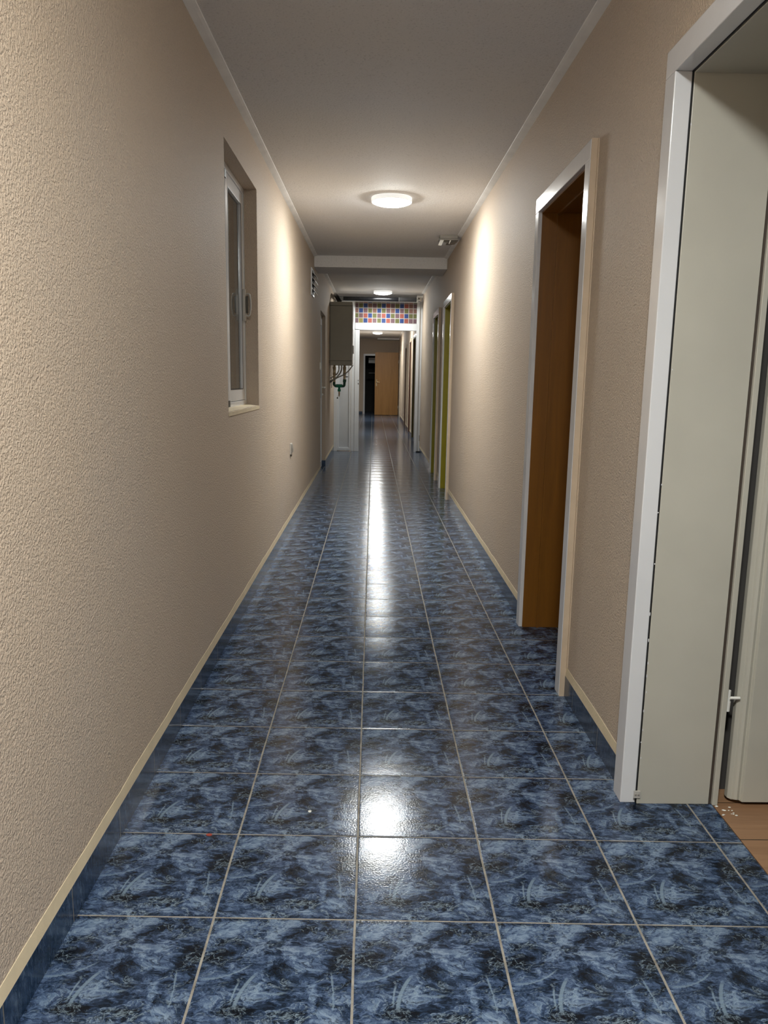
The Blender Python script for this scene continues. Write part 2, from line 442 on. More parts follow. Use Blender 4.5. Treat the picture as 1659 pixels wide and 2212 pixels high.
# white cove strips along the ceiling edge
def cove(bm, side, ya, yb):
    n = 6
    for i in range(n):
        a = ya+(yb-ya)*i/n; b = ya+(yb-ya)*(i+1)/n
        vs = []
        for y in (a, b):
            z = ceil_z(y if y != b or b != yb else y-1e-3)+0.002
            x = XL if side < 0 else xr(y)
            s = 1 if side < 0 else -1
            prof = [(x, z), (x+s*0.040, z), (x+s*0.038, z-0.006), (x+s*0.026, z-0.011), (x+s*0.010, z-0.016), (x, z-0.019)]
            vs.append([bm.verts.new((px, y, pz)) for px, pz in prof])
        A, B = vs
        for k in range(6): bm.faces.new((A[k], A[(k+1) % 6], B[(k+1) % 6], B[k]))
        if i == 0: bm.faces.new(A)
        if i == n-1: bm.faces.new(B)
k = 1
for ya, yb, where in ((Y0, 7.33, 'near ceiling'), (7.91, YP-0.25, 'ceiling just before the partition'), (YP+0.1, YE-0.02, 'far ceiling beyond the partition')):
    for side, sn in ((-1, 'left'), (1, 'right')):
        if yb > 20: yb2 = 26.3 if side > 0 else yb
        else: yb2 = yb
        o = mesh('trim_%d' % k, lambda bm, s=side, a=ya, b=yb2: cove(bm, s, a, b), M_COVE); k += 1
        tag(o, 'white cove strip along the %s edge of the %s' % (sn, where), 'trim', kind='structure')

# skirting tiles and the cream filler strip over them
SK = 0.088
def skirt_side(side, spans):
    def fs(bm):
        for a, b in spans:
            if side < 0: box(bm, XL-0.004, XL+0.006, a, b, 0, SK)
            else: box(bm, -0.006, 0.004, a, b, 0, SK, fr)
    def fc(bm):
        for a, b in spans:
            n = max(2, int((b-a)/0.12)); hs = [SK+0.034+random.uniform(-0.0035, 0.0035) for _ in range(n+1)]
            for i in range(n):
                ya = a+(b-a)*i/n; yb = a+(b-a)*(i+1)/n
                for y_, h_ in ((ya, hs[i]),): pass
                def P(x, y, z): return (XL+x, y, z) if side < 0 else (xr(y)-x, y, z)
                V = [bm.verts.new(P(*p)) for p in ((-0.004, ya, SK), (0.0055, ya, SK), (0.0015, ya, hs[i]), (-0.004, ya, hs[i]),
                                                   (-0.004, yb, SK), (0.0055, yb, SK), (0.0015, yb, hs[i+1]), (-0.004, yb, hs[i+1]))]
                for q in ((1, 5, 6, 2), (2, 6, 7, 3), (0, 1, 2, 3), (4, 7, 6, 5), (0, 4, 5, 1)): bm.faces.new([V[j] for j in q])
    return fs, fc
spans_l = [(Y0, LDOOR[0]), (LDOOR[1], YP-0.03)]
spans_r = []; cur = Y0
for d in near: spans_r.append((cur, d[0])); cur = d[1]
spans_r.append((cur, YP-0.03))
fs, fc = skirt_side(-1, spans_l)
tag(mesh('baseboard_left', fs, M_SKIRT), 'dark blue tile skirting along the left wall', 'skirting', kind='structure')
tag(mesh('trim_left', fc, M_CREAM), 'cream filler line above the left skirting tiles', 'trim', kind='structure')
fs, fc = skirt_side(1, spans_r)
tag(mesh('baseboard_right', fs, M_SKIRT), 'dark blue tile skirting along the right wall between doorways', 'skirting', kind='structure')
tag(mesh('trim_right', fc, M_CREAM), 'cream filler line above the right skirting tiles', 'trim', kind='structure')
spf = []; cur = YP+0.1
for d in far: spf.append((cur, d[0])); cur = d[1]
spf.append((cur, YE))
fs, fc = skirt_side(1, spf)
tag(mesh('baseboard_right', fs, M_SKIRT), 'blue tile skirting of the right wall beyond the partition', 'skirting', kind='structure')
tag(mesh('trim_right', fc, M_CREAM), 'cream line above the skirting beyond the partition', 'trim', kind='structure')
def f(bm): box(bm, XL, -0.36, YE-0.008, YE+0.002, 0, 0.09)
tag(mesh('baseboard_far', f, M_SKIRT), 'short blue skirting tile left of the dark far doorway', 'skirting', kind='structure')

# ------------------------------------------------------------------ doorways in the right wall
LIN = {'near': M_GREYBEIGE, 'brown': M_BROWN, 'green': M_GREEN, 'olive': M_OLIVE_DARK, 'red': M_RED, 'grey': M_GREYBEIGE}
DL = {0: 'grey beige doorway at the right edge with its door open on a wooden floor',
      1: 'doorway with glossy white casing and orange brown lining, second from the right edge',
      2: 'nearer of the two olive green lined doorways before the partition',
      3: 'farther of the two olive green lined doorways, next to the partition',
      4: 'dark olive doorway just beyond the white partition, nearest of the far ones',
      5: 'dark brown doorway right after the dark olive one beyond the partition',
      6: 'narrow looking red brown doorway midway down the far right wall',
      7: 'grey beige doorway near the far end of the right wall',
      8: 'doorway at the far right corner where the oak door hangs'}
def casing(bm, y0, y1, zt, wall, cw=CW, ct=CT):
    """three-sided architrave with an eased outer edge, mitred look"""
    def fm(x, y, z): return (wall(y)+x, y, z)
    for a, b in ((y0, y0+cw), (y1-cw, y1)):
        box(bm, -ct, 0.018, a, b, 0, zt-cw, fm)
    box(bm, -ct, 0.018, y0, y1, zt-cw, zt, fm)
door_obj = []
for i, (y0, y1, zt, kd) in enumerate(DOORS):
    e = thing('door_%d' % (i+1), (xr((y0+y1)/2), (y0+y1)/2, 0), DL[i], 'doorway', kind='structure')
    door_obj.append(e)
    ct = CT if i < 4 else 0.012
    mesh('casing', lambda bm: casing(bm, y0, y1, zt, xr, CW, ct), M_WHITE if kd in ('near', 'brown', 'green', 'olive') else M_SMOOTH, e, bevel=0.0025)
    iy0, iy1, iz = y0+CW, y1-CW, zt-CW
    L0, L1 = (0.021 if kd == 'near' else (-0.010 if i < 4 else -0.007)), 0.241           # lining runs through the wall
    def fl(bm):
        box(bm, L0, L1, iy1-0.006, iy1+0.016, 0, iz+0.016, fr)
        box(bm, L0, L1, iy0-0.016, iy0+0.006, 0, iz+0.016, fr)
        box(bm, L0, L1, iy0+0.006, iy1-0.006, iz-0.006, iz+0.016, fr)
    mesh('lining', fl, LIN[kd], e, bevel=0.0015)
    if kd in ('brown', 'green', 'olive', 'red'):
        def fs2(bm):                # stop bead
            box(bm, 0.062, 0.074, iy1-0.012, iy1-0.005, 0, iz-0.005, fr)
            box(bm, 0.062, 0.074, iy0+0.005, iy0+0.012, 0, iz-0.005, fr)
            box(bm, 0.062, 0.074, iy0+0.006, iy1-0.006, iz-0.014, iz-0.005, fr)
        mesh('stop_bead', fs2, LIN[kd], e)
    if kd != 'near' and i != 8:
        lf = mesh('door_leaf', lambda bm: box(bm, 0.232, 0.272, iy0-0.01, iy1+0.01, 0.008, iz+0.01, fr), LIN[kd], e, bevel=0.002)
        def fh(bm):
            box(bm, 0.226, 0.233, iy0+0.035, iy0+0.070, 0.93, 1.15, fr)
            tube(bm, [fr(0.228, iy0+0.052, 1.06), fr(0.185, iy0+0.052, 1.06), fr(0.180, iy0+0.062, 1.06), fr(0.180, iy0+0.16, 1.06)], 0.008, 10)
        mesh('handle', fh, M_BRASS, lf, smooth=True)
    elif i == 8:
        mesh('door_leaf', lambda bm: box(bm, 0.24, 0.25, iy0-0.02, iy1+0.02, 0.0, iz+0.02, fr), M_DARK, e)  # dark sheet for the unlit room behind; the real leaf is the oak door

# the outer side of these casings is smeared over with beige plaster
for j in (1, 2, 3):
    a, zt = DOORS[j][0], DOORS[j][2]
    o = mesh('plaster_edge', lambda bm: (box(bm, -CT+0.002, 0.004, a-0.0035, a+0.001, 0.0 if j > 1 else 0.0, zt+0.001, fr), box(bm, -0.004, 0.004, a-0.012, a-0.0035, 0.125, zt-0.002, fr)), M_SMOOTH, door_obj[j])
    o['label'] = 'beige plaster on the outer edge of the casing'

e = door_obj[0]; iy = DOORS[0][1]-CW
mesh('joint_shade', lambda bm: (box(bm, 0.0182, 0.0212, iy-0.0035, iy+0.008, 0, 2.064, fr), box(bm, 0.0182, 0.0212, -0.36, iy+0.008, 2.0565, 2.066, fr)), M_BLACK, e)  # black strip standing in for the shade inside the open joint
# the near doorway: rebate strip, open leaf, hinge, bracket, threshold
e = door_obj[0]; x0 = xr(0.5)
IY = DOORS[0][1]-CW
def f(bm):
    box(bm, 1.066, 1.073, IY-0.004, IY+0.014, 0, 2.068)
def f2(bm):
    box(bm, 1.074, 1.090, IY-0.013, IY+0.016, 0, 2.070); box(bm, 1.074, 1.090, -0.35, IY+0.016, 2.056, 2.075)
mesh('seal_groove', f, plain('dark_brown_seal', (0.06, 0.045, 0.035), 0.6), e)
mesh('rebate_strip', f2, M_GREYBEIGE, e, bevel=0.0015)
def fleaf(bm):
    prism(bm, [(1.129, IY+0.030), (1.129, IY+0.012), (1.137, IY+0.002), (1.160, IY-0.004), (1.163, IY-0.014), (1.935, IY-0.014), (1.935, IY+0.030)], 'Z', 0.012, 2.05)
lf = mesh('door_leaf', fleaf, M_GREYBEIGE, e, bevel=0.001)
lf['label'] = 'open grey beige door with a raised edge moulding'
mesh('moulding', lambda bm: prism(bm, [(1.138, IY+0.001), (1.142, IY-0.005), (1.150, IY-0.008), (1.157, IY-0.005), (1.160, IY-0.003)], 'Z', 0.016, 2.046), M_GREYBEIGE, lf)
def fpan(bm):
    for a, b, c, d in ((1.262, 1.81, 0.92, 0.925), (1.262, 1.81, 1.92, 1.925)): box(bm, a, b, IY-0.0165, IY-0.0135, c, d)
    for a in (1.262, 1.805): box(bm, a, a+0.005, IY-0.0165, IY-0.0135, 0.92, 1.925)
mesh('panel_bead', fpan, M_GREYBEIGE, lf)
for z in (0.33, 1.72):
    h = mesh('hinge', lambda bm: (tube(bm, [(1.098, IY+0.002, z-0.025), (1.098, IY+0.002, z+0.035)], 0.0062, 12),
                                  tube(bm, [(1.098, IY+0.002, z-0.03), (1.0985, IY+0.002, z-0.0)], 0.0072, 12),
                                  box(bm, 1.088, 1.099, IY+0.001, IY+0.004, z-0.02, z+0.03),
                                  tube(bm, [(1.100, IY-0.001, z+0.012), (1.131, IY-0.001, z+0.012)], 0.0045, 10)), M_PAPER, e, smooth=True)
def fb(bm):
    box(bm, x0-0.002+0.003, x0+0.040, IY-0.0075, IY-0.0045, 0.020, 0.043)
# bracket plate bridging casing edge and lining near the floor
br = mesh('bracket', lambda bm: box(bm, 0.833, 0.853, IY-0.0100, IY-0.0065, 0.020, 0.044), M_SILVER, e, bevel=0.001)
def fsc(bm):
    for x in (0.8385, 0.8475): tube(bm, [(x, IY-0.0099, 0.032), (x, IY-0.0122, 0.032)], [0.0034, 0.0026], 12)
mesh('screw', fsc, M_GREYPLASTIC, br, smooth=True)
# floor of the side room, threshold gap
def f(bm): box(bm, 1.078, 2.7, -1.0, 1.0, -0.12, -0.001)
tag(mesh('floor', f, M_LAM), 'light wood plank floor inside the open room at the right edge', 'floor', kind='structure')
def f(bm): box(bm, 1.0745, 1.078, -1.0, 1.0, -0.12, -0.006)
tag(mesh('trim_threshold', f, M_BLACK), 'dark joint between blue tiles and wood planks', 'trim', kind='structure')
def f(bm):
    box(bm, 2.6, 2.7, -1.0, 1.0, 0, 2.55); box(bm, 1.05, 2.7, 0.60, 0.70, 0, 2.55); box(bm, 1.05, 2.7, -1.1, -1.0, 0, 2.55)
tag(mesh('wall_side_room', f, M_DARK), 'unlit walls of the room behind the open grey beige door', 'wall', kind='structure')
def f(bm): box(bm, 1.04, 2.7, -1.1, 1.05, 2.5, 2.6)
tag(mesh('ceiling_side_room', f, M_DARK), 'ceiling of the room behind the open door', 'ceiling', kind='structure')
# small crumbs of filler on the threshold
def f(bm):
    for _ in range(14):
        px = random.uniform(1.082, 1.125); py = random.uniform(0.44, 0.50); r = random.uniform(0.0012, 0.0035)
        bmesh.ops.create_icosphere(bm, subdivisions=1, radius=r, matrix=Matrix.Translation((px, py, r*0.3)) @ Matrix.Diagonal((1.6, 1, 0.5, 1)))
tag(mesh('plaster_crumbs', f, M_PAPER), 'white plaster crumbs on the wood floor below the door hinge', 'debris', kind='stuff')

# paint chips on the casing edge of the near doorway
def f(bm):
    for z in [1.93, 1.30, 0.98, 0.9, 0.75, 0.6, 0.52, 0.45, 0.41, 0.36, 0.3, 0.24, 0.2, 0.15]:
        x = 0.8405+random.uniform(-0.001, 0.008)
        bmesh.ops.create_icosphere(bm, subdivisions=1, radius=0.0022, matrix=Matrix.Translation((x, IY-0.0055, z)) @ Matrix.Diagonal((0.8, 0.5, random.uniform(1, 3), 1)))
mesh('paint_drip', f, M_WHITE, e, smooth=True)

# ------------------------------------------------------------------ window in the left wall
wx = XL-0.073
e = thing('window_1', (wx, 2.54, WIN[2]), 'narrow white framed sliding window recessed in the left wall', 'window', kind='structure')
def frame_yz(bm, x0, x1, y0, y1, z0, z1, t):
    box(bm, x0, x1, y0, y0+t, z0, z1); box(bm, x0, x1, y1-t, y1, z0, z1)
    box(bm, x0, x1, y0+t, y1-t, z0, z0+t); box(bm, x0, x1, y0+t, y1-t, z1-t, z1)
mesh('window_frame', lambda bm: frame_yz(bm, wx-0.06, wx, WIN[0], WIN[1], WIN[2], WIN[3], 0.032), M_WHITE, e, bevel=0.003)
for a, b, dx in ((2.09, 2.545, -0.030), (2.475, 2.998, -0.004)):
    sh = mesh('sash', lambda bm: frame_yz(bm, wx+dx-0.022, wx+dx, a, b, WIN[2]+0.034, WIN[3]-0.034, 0.066), M_WHITE, e, bevel=0.003)
    mesh('pane', lambda bm: box(bm, wx+dx-0.014, wx+dx-0.010, a+0.062, b-0.062, WIN[2]+0.096, WIN[3]-0.096), M_GLASS, sh)
    mesh('gasket', lambda bm: frame_yz(bm, wx+dx-0.0005, wx+dx+0.0012, a+0.063, b-0.063, WIN[2]+0.097, WIN[3]-0.097, 0.004), M_BLACK, sh)
for z in (2.268, 1.118):
    mesh('end_stop', lambda bm: box(bm, wx-0.003, wx+0.004, 2.432, 2.475, z-0.019, z+0.019), M_BLACK, e)
def fh(bm):
    # bow shaped pull: tapering back plate with a raised grip
    px = wx+0.002
    prism(bm, [(2.955, 1.765), (2.985, 1.765), (3.005, 1.72), (3.005, 1.63), (2.985, 1.585), (2.955, 1.585), (2.945, 1.62), (2.945, 1.73)], 'X', px-0.006, px+0.010)
hd = mesh('handle', fh, M_SILVER, e, bevel=0.003)
def fg(bm):
    pts = [(wx+0.010, 2.972, 1.735), (wx+0.030, 2.972, 1.738), (wx+0.038, 2.972, 1.715), (wx+0.041, 2.972, 1.678), (wx+0.038, 2.972, 1.64), (wx+0.030, 2.972, 1.615), (wx+0.010, 2.972, 1.618)]
    tube(bm, curve(pts, 5), 0.0055, 10)
mesh('grip', fg, M_SILVER, hd, smooth=True)
mesh('grip_slot', lambda bm: box(bm, wx+0.011, wx+0.026, 2.966, 2.978, 1.63, 1.725), M_LENS, hd, bevel=0.002)
# rough plaster sill
def f(bm):
    n = 14
    top = [WIN[2]+0.004+random.uniform(-0.002, 0.003) for _ in range(n+1)]
    for i in range(n):
        a = WIN[0]+(WIN[1]-WIN[0])*i/n; b = WIN[0]+(WIN[1]-WIN[0])*(i+1)/n
        V = [bm.verts.new(p) for p in ((wx-0.01, a, WIN[2]-0.02), (XL+0.003, a, WIN[2]-0.02), (XL+0.003, a, top[i]-0.006), (wx-0.01, a, top[i]+0.004),
                                       (wx-0.01, b, WIN[2]-0.02), (XL+0.003, b, WIN[2]-0.02), (XL+0.003, b, top[i+1]-0.006), (wx-0.01, b, top[i+1]+0.004))]
        for q in ((1, 5, 6, 2), (2, 6, 7, 3), (0, 1, 2, 3), (4, 7, 6, 5), (0, 4, 5, 1), (0, 3, 7, 4)): bm.faces.new([V[j] for j in q])
mesh('window_sill', f, M_CREAM, e)
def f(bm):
    box(bm, -1.9, -1.85, 1.2, 4.0, 0.6, 2.8)  # dark sheet added behind the glass for the night outside
tag(mesh('night_backing', f, M_DARK), 'dark backing added for the night outside the narrow window', 'wall', kind='structure')

# ------------------------------------------------------------------ glazed door on the left
e = thing('door_10', (XL-0.07, 8.95, 0), 'white glazed door recessed in the left wall before the boiler', 'door', kind='structure')
dxp = XL-0.055
mesh('door_frame', lambda bm: (box(bm, dxp-0.05, dxp, LDOOR[0], LDOOR[0]+0.05, 0, LDOOR[3]), box(bm, dxp-0.05, dxp, LDOOR[1]-0.05, LDOOR[1], 0, LDOOR[3]),
     box(bm, dxp-0.05, dxp, LDOOR[0]+0.05, LDOOR[1]-0.05, LDOOR[3]-0.05, LDOOR[3])), M_PVC, e, bevel=0.003)
lf = mesh('door_leaf', lambda bm: (frame_yz(bm, dxp-0.04, dxp+0.012, LDOOR[0]+0.05, LDOOR[1]-0.05, 0.01, LDOOR[3]-0.05, 0.09),
     box(bm, dxp-0.03, dxp+0.004, LDOOR[0]+0.13, LDOOR[1]-0.13, 0.08, 0.92), box(bm, dxp-0.04, dxp+0.012, LDOOR[0]+0.13, LDOOR[1]-0.13, 0.90, 0.99)), M_PVC, e, bevel=0.003)
mesh('pane', lambda bm: box(bm, dxp-0.015, dxp-0.008, LDOOR[0]+0.135, LDOOR[1]-0.135, 0.985, LDOOR[3]-0.135), M_LENS, lf)
def fh(bm):
    box(bm, dxp+0.010, dxp+0.018, 9.27, 9.31, 0.98, 1.20)
    tube(bm, curve([(dxp+0.014, 9.29, 1.14), (dxp+0.055, 9.29, 1.14), (dxp+0.060, 9.26, 1.14), (dxp+0.060, 9.18, 1.135)], 4), 0.009, 10)
    tube(bm, [(dxp+0.014, 9.29, 1.04), (dxp+0.035, 9.29, 1.04)], 0.012, 12)
mesh('handle', fh, M_PAPER, lf, smooth=True)
for z in (0.25, 1.35, 1.95):
    mesh('hinge', lambda bm: tube(bm, [(dxp+0.016, 8.505, z-0.05), (dxp+0.016, 8.505, z+0.05)], 0.012, 12), M_PAPER, e, smooth=True)
def f(bm): box(bm, dxp, XL+0.003, LDOOR[1]-0.002, LDOOR[1]+0.009-0.0, 0, 0.088); 
def f(bm): box(bm, dxp+0.001, XL+0.0055, LDOOR[1]-0.009, LDOOR[1]+0.001, 0, 0.088)
tag(mesh('baseboard_recess', f, M_SKIRT), 'blue skirting tile in the recess of the left glazed door', 'skirting', kind='structure')

# ------------------------------------------------------------------ louvred vent high on the left wall
vt = thing('wall_vent', (XL, 7.08, 2.30), 'small louvred vent window high on the left wall just before the beam', 'vent')
mesh('frame', lambda bm: frame_yz(bm, XL-0.002, XL+0.012, 6.90, 7.26, 2.155, 2.440, 0.022), M_PVC, vt, bevel=0.002)
mesh('backing', lambda bm: box(bm, XL+0.0005, XL+0.003, 6.92, 7.24, 2.175, 2.42), M_BLACK, vt)
for i in range(4):
    z = 2.375-i*0.058
    mesh('slat', lambda bm: prism(bm, [(XL+0.004, z+0.030), (XL+0.007, z+0.033), (XL+0.055, z-0.020), (XL+0.052, z-0.024)], 'Y', 6.925, 7.235), M_CHROME if i % 2 else M_SILVER, vt)
# ------------------------------------------------------------------ socket on the left wall
so = thing('wall_socket', (XL, 4.78, 0.68), 'white covered power socket low on the left wall', 'socket')
mesh('back_plate', lambda bm: box(bm, XL-0.001, XL+0.010, 4.735, 4.825, 0.630, 0.722), M_SILVER, so, bevel=0.003)
mesh('flap', lambda bm: prism(bm, [(XL+0.009, 0.640), (XL+0.020, 0.648), (XL+0.022, 0.675), (XL+0.014, 0.716), (XL+0.009, 0.718)], 'Y', 4.742, 4.818), M_GREYPLASTIC, so, bevel=0.002)
mesh('plug_hole', lambda bm: box(bm, XL+0.004, XL+0.012, 4.765, 4.795, 0.612, 0.634), M_LENS, so, bevel=0.002)

sw = thing('light_switch', (XL, 8.34, 1.42), 'small white switch on the left wall at the edge of the glazed door', 'switch')
mesh('plate', lambda bm: box(bm, XL-0.001, XL+0.012, 8.30, 8.38, 1.375, 1.465), M_PAPER, sw, bevel=0.003)
mesh('rocker', lambda bm: prism(bm, [(XL+0.011, 1.395), (XL+0.019, 1.400), (XL+0.014, 1.445), (XL+0.011, 1.446)], 'Y', 8.315, 8.365), M_PAPER, sw)

# ------------------------------------------------------------------ white plastic partition with mosaic transom
P0 = YP
pt = thing('partition', (0.1, P0, 0), 'white plastic partition with open doorway and coloured mosaic transom', 'partition')
def post(a, b, z0, z1, d0=0.0, d1=0.07, bev=0.003): return lambda bm: box(bm, a, b, P0+d0, P0+d1, z0, z1, bev=bev)
XR = xr(P0)
mesh('post', post(XL, -0.605, 0, 2.62), M_PVC, pt)
mesh('post', post(-0.300, -0.222, 0, 2.12, 0.0), M_PVC, pt)
mesh('post', post(0.765, 0.815, 0, 2.62), M_PVC, pt)
mesh('post', post(0.817, XR-0.001, 0, 2.62, 0.018), M_PVC, pt)
mesh('crossbar', post(-0.300, 0.765, 2.105, 2.215), M_PVC, pt)
mesh('crossbar', post(-0.605, 0.765, 2.575, 2.62), M_PVC, pt)
mesh('post', post(-0.360, -0.305, 0, 2.575, 0.004), M_PVC, pt)
mesh('upper_panel', post(-0.605, -0.360, 2.1, 2.575, 0.02, 0.05), M_PVCPANEL, pt)
def fp(bm):
    box(bm, -0.605, -0.365, P0+0.012, P0+0.06, 0.012, 0.060, bev=0.003); box(bm, -0.605, -0.365, P0+0.012, P0+0.06, 2.04, 2.10, bev=0.003)
    box(bm, -0.605, -0.570, P0+0.012, P0+0.06, 0.06, 2.04, bev=0.003); box(bm, -0.395, -0.365, P0+0.012, P0+0.06, 0.06, 2.04, bev=0.003)
sp = mesh('side_panel', fp, M_PVC, pt)
mesh('infill', post(-0.570, -0.395, 0.06, 2.04, 0.030, 0.045, 0), M_PVCPANEL, sp)
mesh('strike_plate', lambda bm: (box(bm, -0.243, -0.234, P0-0.003, P0+0.001, 1.235, 1.252), box(bm, -0.243, -0.231, P0-0.003, P0+0.001, 1.172, 1.198)), M_BLACK, pt)
mesh('hinge', lambda bm: (tube(bm, [(0.86, P0+0.012, 0.20), (0.86, P0+0.012, 0.30)], 0.008, 10)), M_GREYPLASTIC, pt, smooth=True)
mesh('sill_foot', lambda bm: box(bm, 0.80, XR-0.004, P0-0.02, P0+0.018, 0, 0.018), M_BLACK, pt)
# transom: white glazed field with coloured film squares
g0x, g1x, g0z, g1z = -0.300, 0.765, 2.215, 2.575
tr = mesh('transom', lambda bm: box(bm, g0x, g1x, P0+0.030, P0+0.036, g0z, g1z), plain('pale_transom_glass', (0.44, 0.42, 0.40), 0.12), pt)
COL = {'M': (0.22, 0.13, 0.15), 'O': (0.19, 0.19, 0.075), 'B': (0.045, 0.085, 0.27), 'R': (0.42, 0.12, 0.09), 'P': (0.30, 0.16, 0.13), 'Y': (0.36, 0.30, 0.10)}
mats = {}
for kx, cl in COL.items():
    cl = tuple(0.62*c+0.01 for c in cl)
    mats[kx] = plain('film_square_' + {'M': 'mauve', 'O': 'olive', 'B': 'blue', 'R': 'red', 'P': 'pink', 'Y': 'yellow'}[kx], cl, 0.10, var=0.12)
keys = list(COL)
rows = ['OPRBYOPBOMBPR', 'MOBPMOBRMOBRP', 'PBMOPBOMPBMOP', 'OMRBOMRBOMRBO', 'MYBRMOBRMOBRM']
def fm(bm):
    st = 0.0785; sq = 0.068
    for r, row in enumerate(rows):
        zt = (2.575 if r == 0 else 2.554-(r-1)*0.0835)
        zb = 2.563 if r == 0 else zt-0.073
        for c in range(14):
            a = g0x+0.006+c*st-0.02; b = a+sq
            a = max(a, g0x+0.003); b = min(b, g1x-0.003)
            if b-a < 0.01: continue
            n0 = len(bm.faces); box(bm, a, b, P0+0.0285, P0+0.0301, max(zb, g0z+0.003), zt)
            bm.faces.ensure_lookup_table()
            for fc_ in bm.faces[n0:]: fc_.material_index = keys.index(row[c % len(row)])
mesh('mosaic_film', fm, [mats[k_] for k_ in keys], tr)

# ------------------------------------------------------------------ black duct under the ceiling before the partition
du = thing('flue_duct', (0.1, 11.66, 2.60), 'glossy black duct spanning the corridor under the ceiling', 'duct')
DY, DZ = 11.66, 2.602
mesh('pipe', lambda bm: tube(bm, [(-0.56, DY, DZ), (0.44, DY, DZ)], 0.036, 24), M_DUCT, du, smooth=True)
mesh('pipe', lambda bm: tube(bm, [(0.445, DY, DZ+0.001), (0.74, DY, DZ+0.001)], 0.037, 24), plain('glossy_dark_grey_duct', (0.05, 0.05, 0.052), 0.15), du, smooth=True)
mesh('joint_ring', lambda bm: tube(bm, [(0.436, DY, DZ), (0.450, DY, DZ)], 0.039, 24), M_DUCTGREY, du, smooth=True)
def fe(bm):
    tube(bm, [(-0.575, DY, DZ), (-0.50, DY, DZ)], 0.041, 20)
    tube(bm, curve([(-0.560, DY, DZ), (-0.600, DY-0.004, DZ), (-0.616, DY-0.03, DZ), (-0.616, DY-0.10, DZ-0.004)], 5), 0.040, 20)
mesh('elbow', fe, M_DUCTGREY, du, smooth=True)
mesh('elbow', lambda bm: tube(bm, curve([(-0.616, 11.58, 2.60), (-0.614, 11.30, 2.60), (-0.60, 11.0, 2.58), (-0.56, 10.78, 2.53), (-0.52, 10.72, 2.46)], 5), 0.037, 20), M_DUCT, du, smooth=True)
mesh('clamp', lambda bm: (box(bm, 0.742, 0.800, DY-0.05, DY+0.04, 2.585, 2.600, bev=0.003), box(bm, 0.742, 0.756, DY-0.05, DY+0.04, 2.555, 2.640, bev=0.003),
     tube(bm, [(0.748, DY, 2.652), (0.842, DY, 2.652)], 0.026, 16), tube(bm, [(0.806, DY, 2.655), (0.806, DY, 2.575)], 0.022, 16)), M_SILVER, du, smooth=True)

# ------------------------------------------------------------------ boiler on the left wall
bo = thing('water_heater', (-0.48, 10.72, 1.95), 'tall grey beige water heater hung on the left wall before the partition', 'boiler')
bx0, bx1, by0, by1 = -0.655, -0.302, 10.50, 10.94
mesh('body', lambda bm: (box(bm, bx0, bx1-0.012, by0+0.004, by1, 1.545, 2.375), box(bm, bx0, bx1-0.008, by0, by1, 2.379, 2.436, bev=0.004), box(bm, bx0, bx1-0.008, by0, by1, 1.475, 1.541, bev=0.004)), M_BOILER, bo)
mesh('front_cover', lambda bm: box(bm, bx1-0.012, bx1, by0+0.004, by1-0.004, 1.480, 2.432, bev=0.004), M_BOILERFRONT, bo)
mesh('control_panel', lambda bm: box(bm, bx1-0.001, bx1+0.012, by0+0.03, by1-0.15, 1.66, 1.78, bev=0.003), M_GREYPLASTIC, bo)
mesh('edge_trim', lambda bm: box(bm, bx1-0.030, bx1-0.024, by0+0.0015, by0+0.004, 1.545, 2.375), M_GREYPLASTIC, bo)
mesh('wall_gap_shade', lambda bm: box(bm, XL-0.001, bx0+0.002, by0+0.02, by1, 1.5, 2.40), M_BLACK, bo)  # black filler painting the shadow gap between heater and wall
# connections beneath
def valve(bm, x, y, zt, zb):
    tube(bm, [(x, y, zt), (x, y, zt-0.03)], 0.020, 12); tube(bm, [(x, y, zt-0.03), (x, y, zt-0.075)], 0.029, 6)
    tube(bm, [(x, y, zt-0.075), (x, y, zt-0.12)], 0.022, 12); tube(bm, [(x, y, zt-0.12), (x, y, zt-0.16)], 0.028, 6)
    tube(bm, [(x, y, zt-0.16), (x, y, zb)], 0.019, 12)
GY = 10.60
mesh('valve', lambda bm: valve(bm, -0.590, GY, 1.48, 1.20), M_BRASS, bo, smooth=True)
mesh('valve', lambda bm: valve(bm, -0.430, GY, 1.48, 1.26), M_BRASS, bo, smooth=True)
mesh('valve_lever', lambda bm: box(bm, -0.418, -0.375, GY-0.006, GY+0.006, 1.290, 1.304, bev=0.003), M_BLACK, bo)
mesh('hose', lambda bm: tube(bm, curve([(-0.520, GY+0.02, 1.48), (-0.520, GY+0.02, 1.40), (-0.545, GY+0.02, 1.345), (-0.590, GY+0.04, 1.31), (-0.640, GY+0.05, 1.28), (-0.66, GY+0.05, 1.27)], 6), 0.011, 12), M_STEEL, bo, smooth=True)
mesh('hose', lambda bm: tube(bm, curve([(-0.478, GY+0.03, 1.48), (-0.478, GY+0.03, 1.42), (-0.495, GY+0.0, 1.36), (-0.545, GY-0.03, 1.295), (-0.610, GY-0.02, 1.245), (-0.662, GY+0.03, 1.225)], 6), 0.012, 12), M_STEEL, bo, smooth=True)
mesh('hose', lambda bm: tube(bm, curve([(-0.298, GY+0.02, 1.480), (-0.310, GY-0.02, 1.462), (-0.36, GY-0.04, 1.395), (-0.43, GY-0.05, 1.335), (-0.52, GY-0.05, 1.290), (-0.60, GY-0.02, 1.245), (-0.660, GY+0.03, 1.20)], 6), 0.009, 12), M_PIPEGREY, bo, smooth=True)
mesh('gas_pipe', lambda bm: tube(bm, curve([(-0.628, GY+0.02, 1.48), (-0.632, GY+0.02, 1.30), (-0.634, GY+0.02, 1.12)], 4), 0.007, 10), M_PAPER, bo, smooth=True)
